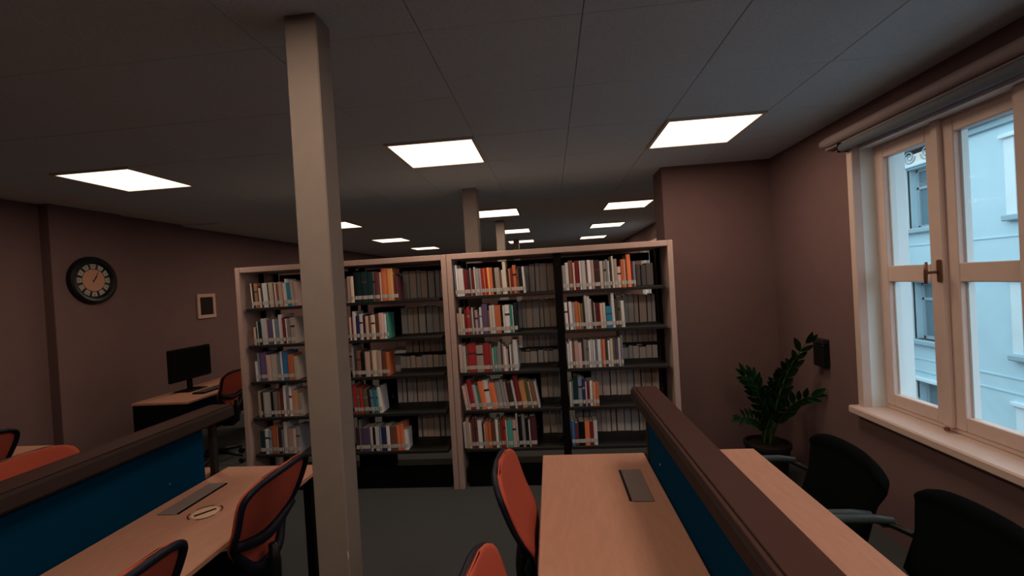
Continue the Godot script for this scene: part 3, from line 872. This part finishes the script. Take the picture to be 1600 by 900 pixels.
func clock() -> void:
	var t := thing("wall_clock", "round black wall clock with pale numeral plates on the left wall", "clock", Vector3(-4.5, EYE + 0.272, -4.035))
	t.rotation = Vector3(0, 0, -PI / 2)      # local y points into the room (+x)
	part("rim", lathe([[0.0, 0.0], [0.235, 0.0], [0.235, 0.02], [0.225, 0.04], [0.205, 0.048], [0.18, 0.042], [0.165, 0.022], [0.0, 0.02]], 48), M.black_plastic, t)
	part("dial", lathe([[0.0, 0.027], [0.108, 0.027], [0.11, 0.021]], 40), M.clock_face, t)
	# local axes after the turn: x -> down, z -> along the wall (towards the camera)
	for k in 12:
		var a := TAU * k / 12.0
		var st := begin()
		var ri := 0.118
		var ro := 0.16
		var w0 := 0.17
		var pts := []
		for q in [[ri, -w0], [ro, -w0], [ro, w0], [ri, w0]]:
			pts.append(Vector3(cos(a + q[1]) * q[0], 0.026, sin(a + q[1]) * q[0]))
		quad(st, pts[0], pts[1], pts[2], pts[3], Vector3.UP)
		for i in 4:
			var p: Vector3 = pts[i]
			var q2: Vector3 = pts[(i + 1) % 4]
			var mid: Vector3 = (pts[0] + pts[2]) * 0.5
			quad(st, p, q2, q2 - Vector3.UP * 0.006, p - Vector3.UP * 0.006, (p + q2) * 0.5 - mid)
		var pl := part("numeral_plate", done(st), M.clock_plate, t)
		var txt := TextMesh.new()
		txt.text = ["XII", "XI", "X", "IX", "VIII", "VII", "VI", "V", "IV", "III", "II", "I"][k]
		txt.font_size = 16
		txt.pixel_size = 0.0016
		txt.depth = 0.0015
		var f := SystemFont.new()
		f.font_names = PackedStringArray(["Droid Serif"])
		txt.font = f
		# k = 0 at the top: the top is local -x
		var n := part("numeral", txt, M.black, pl)
		var aa := a
		var c := Vector3(-cos(aa) * 0.139, 0.0262, sin(aa) * 0.139)
		n.transform = Transform3D(Basis(Vector3(-sin(aa), 0, -cos(aa)), Vector3(-cos(aa), 0, sin(aa)), Vector3.UP), c)
	# hands: minute hand up and a little right, hour hand short, shown near one o'clock
	for hd in [["minute_hand", 0.092, 0.006, 28.0], ["hour_hand", 0.05, 0.008, 36.0]]:
		var a := deg_to_rad(hd[3])
		var d := Vector3(-cos(a), 0, -sin(a))
		var sd := Vector3(-d.z, 0, d.x)
		var st := begin()
		var y := Vector3.UP * 0.032
		quad(st, y - d * 0.02 - sd * hd[2] * 0.5, y - d * 0.02 + sd * hd[2] * 0.5, y + d * hd[1] + sd * 0.0015, y + d * hd[1] - sd * 0.0015, Vector3.UP)
		quad(st, y * 0.95 - d * 0.02 - sd * hd[2] * 0.5, y * 0.95 - d * 0.02 + sd * hd[2] * 0.5, y * 0.95 + d * hd[1] + sd * 0.0015, y * 0.95 + d * hd[1] - sd * 0.0015, Vector3.DOWN)
		part(hd[0], done(st), M.black, t)
	part("hub", lathe([[0.0, 0.038], [0.006, 0.037], [0.008, 0.027]], 12), M.steel, t)

func picture() -> void:
	var t := thing("framed_picture", "small picture in a pale frame on the left wall beside bookcase", "picture", Vector3(-4.54, EYE - 0.22, -5.52))
	part("frame", boxes([[Vector3(0, 0, -0.155), Vector3(0.022, 0.045, 0.155)], [Vector3(0, 0.275, -0.155), Vector3(0.022, 0.32, 0.155)], [Vector3(0, 0.045, -0.155), Vector3(0.022, 0.275, -0.11)], [Vector3(0, 0.045, 0.11), Vector3(0.022, 0.275, 0.155)]], 0.003), M.mat_white, t)
	part("print", box(Vector3(0.002, 0.04, -0.115), Vector3(0.012, 0.28, 0.115), 0.0), M.print, t)

func monitor() -> void:
	var t := thing("monitor", "black computer monitor on the rear desk by the left wall", "monitor", Vector3(-3.83, 0.73, -4.42))
	part("body", box(Vector3(-0.04, 0.12, -0.275), Vector3(-0.008, 0.455, 0.275), 0.008), M.black, t)
	part("display", box(Vector3(-0.009, 0.135, -0.262), Vector3(-0.005, 0.442, 0.262), 0.001), M.screen, t)
	part("neck", box(Vector3(-0.055, 0.008, -0.03), Vector3(-0.03, 0.22, 0.03), 0.006), M.black, t)
	part("foot", box(Vector3(-0.12, 0.0, -0.12), Vector3(0.06, 0.01, 0.12), 0.004), M.black, t)
	var k := thing("keyboard", "black keyboard in front of the monitor on rear desk", "keyboard", Vector3(-3.6, 0.7302, -4.42))
	part("case", box(Vector3(-0.065, 0, -0.22), Vector3(0.065, 0.014, 0.22), 0.004), M.black, k)
	for i in 5:
		part("key_row", box(Vector3(-0.055 + 0.022 * i, 0.014, -0.21), Vector3(-0.037 + 0.022 * i, 0.019, 0.21), 0.002), M.black_plastic, k)

func sticker() -> void:
	var t := thing("desk_sticker", "round pale sticker with dark ring on the left desk", "sticker", Vector3(-1.572, 0.7301, -1.832))
	part("disc", lathe([[0.0, 0.0008], [0.052, 0.0008], [0.053, 0.0]], 32), M.sticker, t)
	for k in 4:
		var st := begin()
		for i in 10:
			var a0 := 0.35 + TAU * k / 4.0 + i * 0.11
			var a1 := a0 + 0.11
			var r0 := 0.061
			var r1 := 0.067
			quad(st, Vector3(cos(a0) * r0, 0.0009, sin(a0) * r0), Vector3(cos(a0) * r1, 0.0009, sin(a0) * r1), Vector3(cos(a1) * r1, 0.0009, sin(a1) * r1), Vector3(cos(a1) * r0, 0.0009, sin(a1) * r0), Vector3.UP)
		part("ring_arc", done(st), M.ink, t)
	var bar := part("bar_print", box(Vector3(-0.042, 0.0008, -0.009), Vector3(0.042, 0.0014, 0.009), 0.0003), M.ink, t)
	bar.rotation.y = 0.9

func wall_box() -> void:
	var t := thing("wall_box", "small dark box fixed on the wall behind the plant", "box", Vector3(1.95, EYE - 0.73, -3.405))
	part("housing", box(Vector3(-0.05, 0, -0.06), Vector3(0.0, 0.165, 0.06), 0.006), M.black_plastic, t)
	part("lid", box(Vector3(-0.052, 0.166, -0.062), Vector3(0.0, 0.2, 0.062), 0.005), M.shelf, t)

func _ready() -> void:
	view_and_light()
	materials()
	room()
	window_unit(1, -3.0, -1.14, 4)
	window_unit(2, -9.58, -8.22, 2, 2.26)
	blind()
	outside()
	# lamps: rows of square panels
	for a in [[-3.13, -3.13, "leftmost large lit ceiling panel above the wall clock"], [-0.73, -3.13, "large lit ceiling panel just right of the foreground column"], [1.07, -3.13, "large lit ceiling panel nearest the window"],
		[-0.73, -0.73, "unseen ceiling panel, out of view, lighting the foreground column and desks"], [1.07, -0.73, "unseen ceiling panel overhead, lighting the right desk and window side"], [-0.73, 1.67, "unseen ceiling panel behind the viewer, lighting the column side"], [1.07, 1.67, "unseen ceiling panel behind the viewer, lighting the window side"],  # these panels are out of view, placed to light column front and desks
		[-2.93, -5.98, "small far lit panel half hidden by the foreground column"], [-0.65, -5.92, "far lit panel touching the column behind the bookcases"], [1.07, -6.0, "far lit panel beside the partition wall corner"],
		[-2.93, -8.2, "far lit panel above left bookcase, second of left column"], [-0.6, -8.1, "far lit panel in the middle column, second behind bookcases"], [1.07, -8.13, "far lit panel, second in the window-side column behind bookcases"],
		[-2.87, -10.3, "farthest lit panel of the left column above left bookcase"], [-0.6, -10.2, "farthest lit panel crossed by a thin dark column"], [1.03, -10.3, "farthest lit panel of the window-side column"]]:
		lamp(a[0], a[1], a[2])
	bookcase(-2.662, -0.837, "left wooden bookcase with black shelves, crossed by the foreground column")
	bookcase(-0.833, 0.967, "right wooden bookcase with black shelves, next to the partition wall")
	books()
	for q in [[-1.69, -1.50, "black box filling the bottom of left bookcase beside the column"], [-0.755, -0.50, "black box filling the bottom of right bookcase behind orange chair"]]:  # plain boxes where the bays look solid black at the bottom
		var sb := thing("black_box", q[2], "box", Vector3((q[0] + q[1]) / 2, 0.0605, -3.87), 0.0)
		var w: float = (q[1] - q[0]) / 2
		part("body", box(Vector3(-w, 0, -0.15), Vector3(w, 0.19, 0.15), 0.006), M.black, sb)
		part("lid", box(Vector3(-w - 0.004, 0.191, -0.154), Vector3(w + 0.004, 0.225, 0.154), 0.006), M.black, sb)
	# right bench: two desks with a divider between them
	desk(-0.092, 0.44, -2.39, -0.52, "orange-brown desk beside the orange chairs with a cable flap", M.desk, 0.158)
	desk(0.482, 1.005, -2.41, -0.52, "desk on the window side of the right divider", M.desk, -0.158, false, false, 0.2)
	divider(0.462, -2.41, -0.52, -2.28, "right desk divider with blue screen and wide brown cap")
	# left bench
	desk(-1.852, -1.3, -2.338, -0.52, "left desk with cable flap and round sticker", M.desk, -0.166)
	desk(-2.46, -1.9, -2.338, -0.52, "desk on the far side of the left divider", M.desk, 0.16, false)
	divider(-1.876, -2.36, -0.52, -2.19, "left desk divider with blue screen and grey-brown cap")
	# desks along the left wall
	desk(-4.03, -3.45, -2.79, -1.2, "desk at far left by the wall, near the picture edge", M.desk, 0.1, false)
	desk(-4.03, -3.45, -5.5, -3.9, "rear desk by the left wall carrying the monitor", M.desk, 0.1, false, true)
	task_chair(Vector3(0.03, 0, -1.73), -PI / 2 , "orange chair at the right desk, the farther of two")
	task_chair(Vector3(0.03, 0, -1.03), -PI / 2, "orange chair at the right desk, nearer one cut by the frame")
	task_chair(Vector3(-1.41, 0, -1.75), PI / 2, "orange-backed chair with dark frame left of the foreground column")
	task_chair(Vector3(-1.41, 0, -1.06), PI / 2, "orange-backed chair at left desk, nearest and cut by frame")
	task_chair(Vector3(-2.34, 0, -1.95), -PI / 2, "orange chair behind the left divider, facing the desks")
	task_chair(Vector3(-3.59, 0, -2.28), PI / 2, "orange chair with dark frame at the left picture edge")
	task_chair(Vector3(-3.45, 0, -4.27), PI / 2, "dark orange chair at the rear desk with the monitor")
	black_chair(Vector3(1.10, 0, -2.16), PI / 2, "black armchair under the window, farther one beside the plant")
	black_chair(Vector3(1.15, 0, -1.56), PI / 2, "black armchair under the window, nearer one at lower right")
	plant()
	clock()
	picture()
	monitor()
	sticker()
	wall_box()
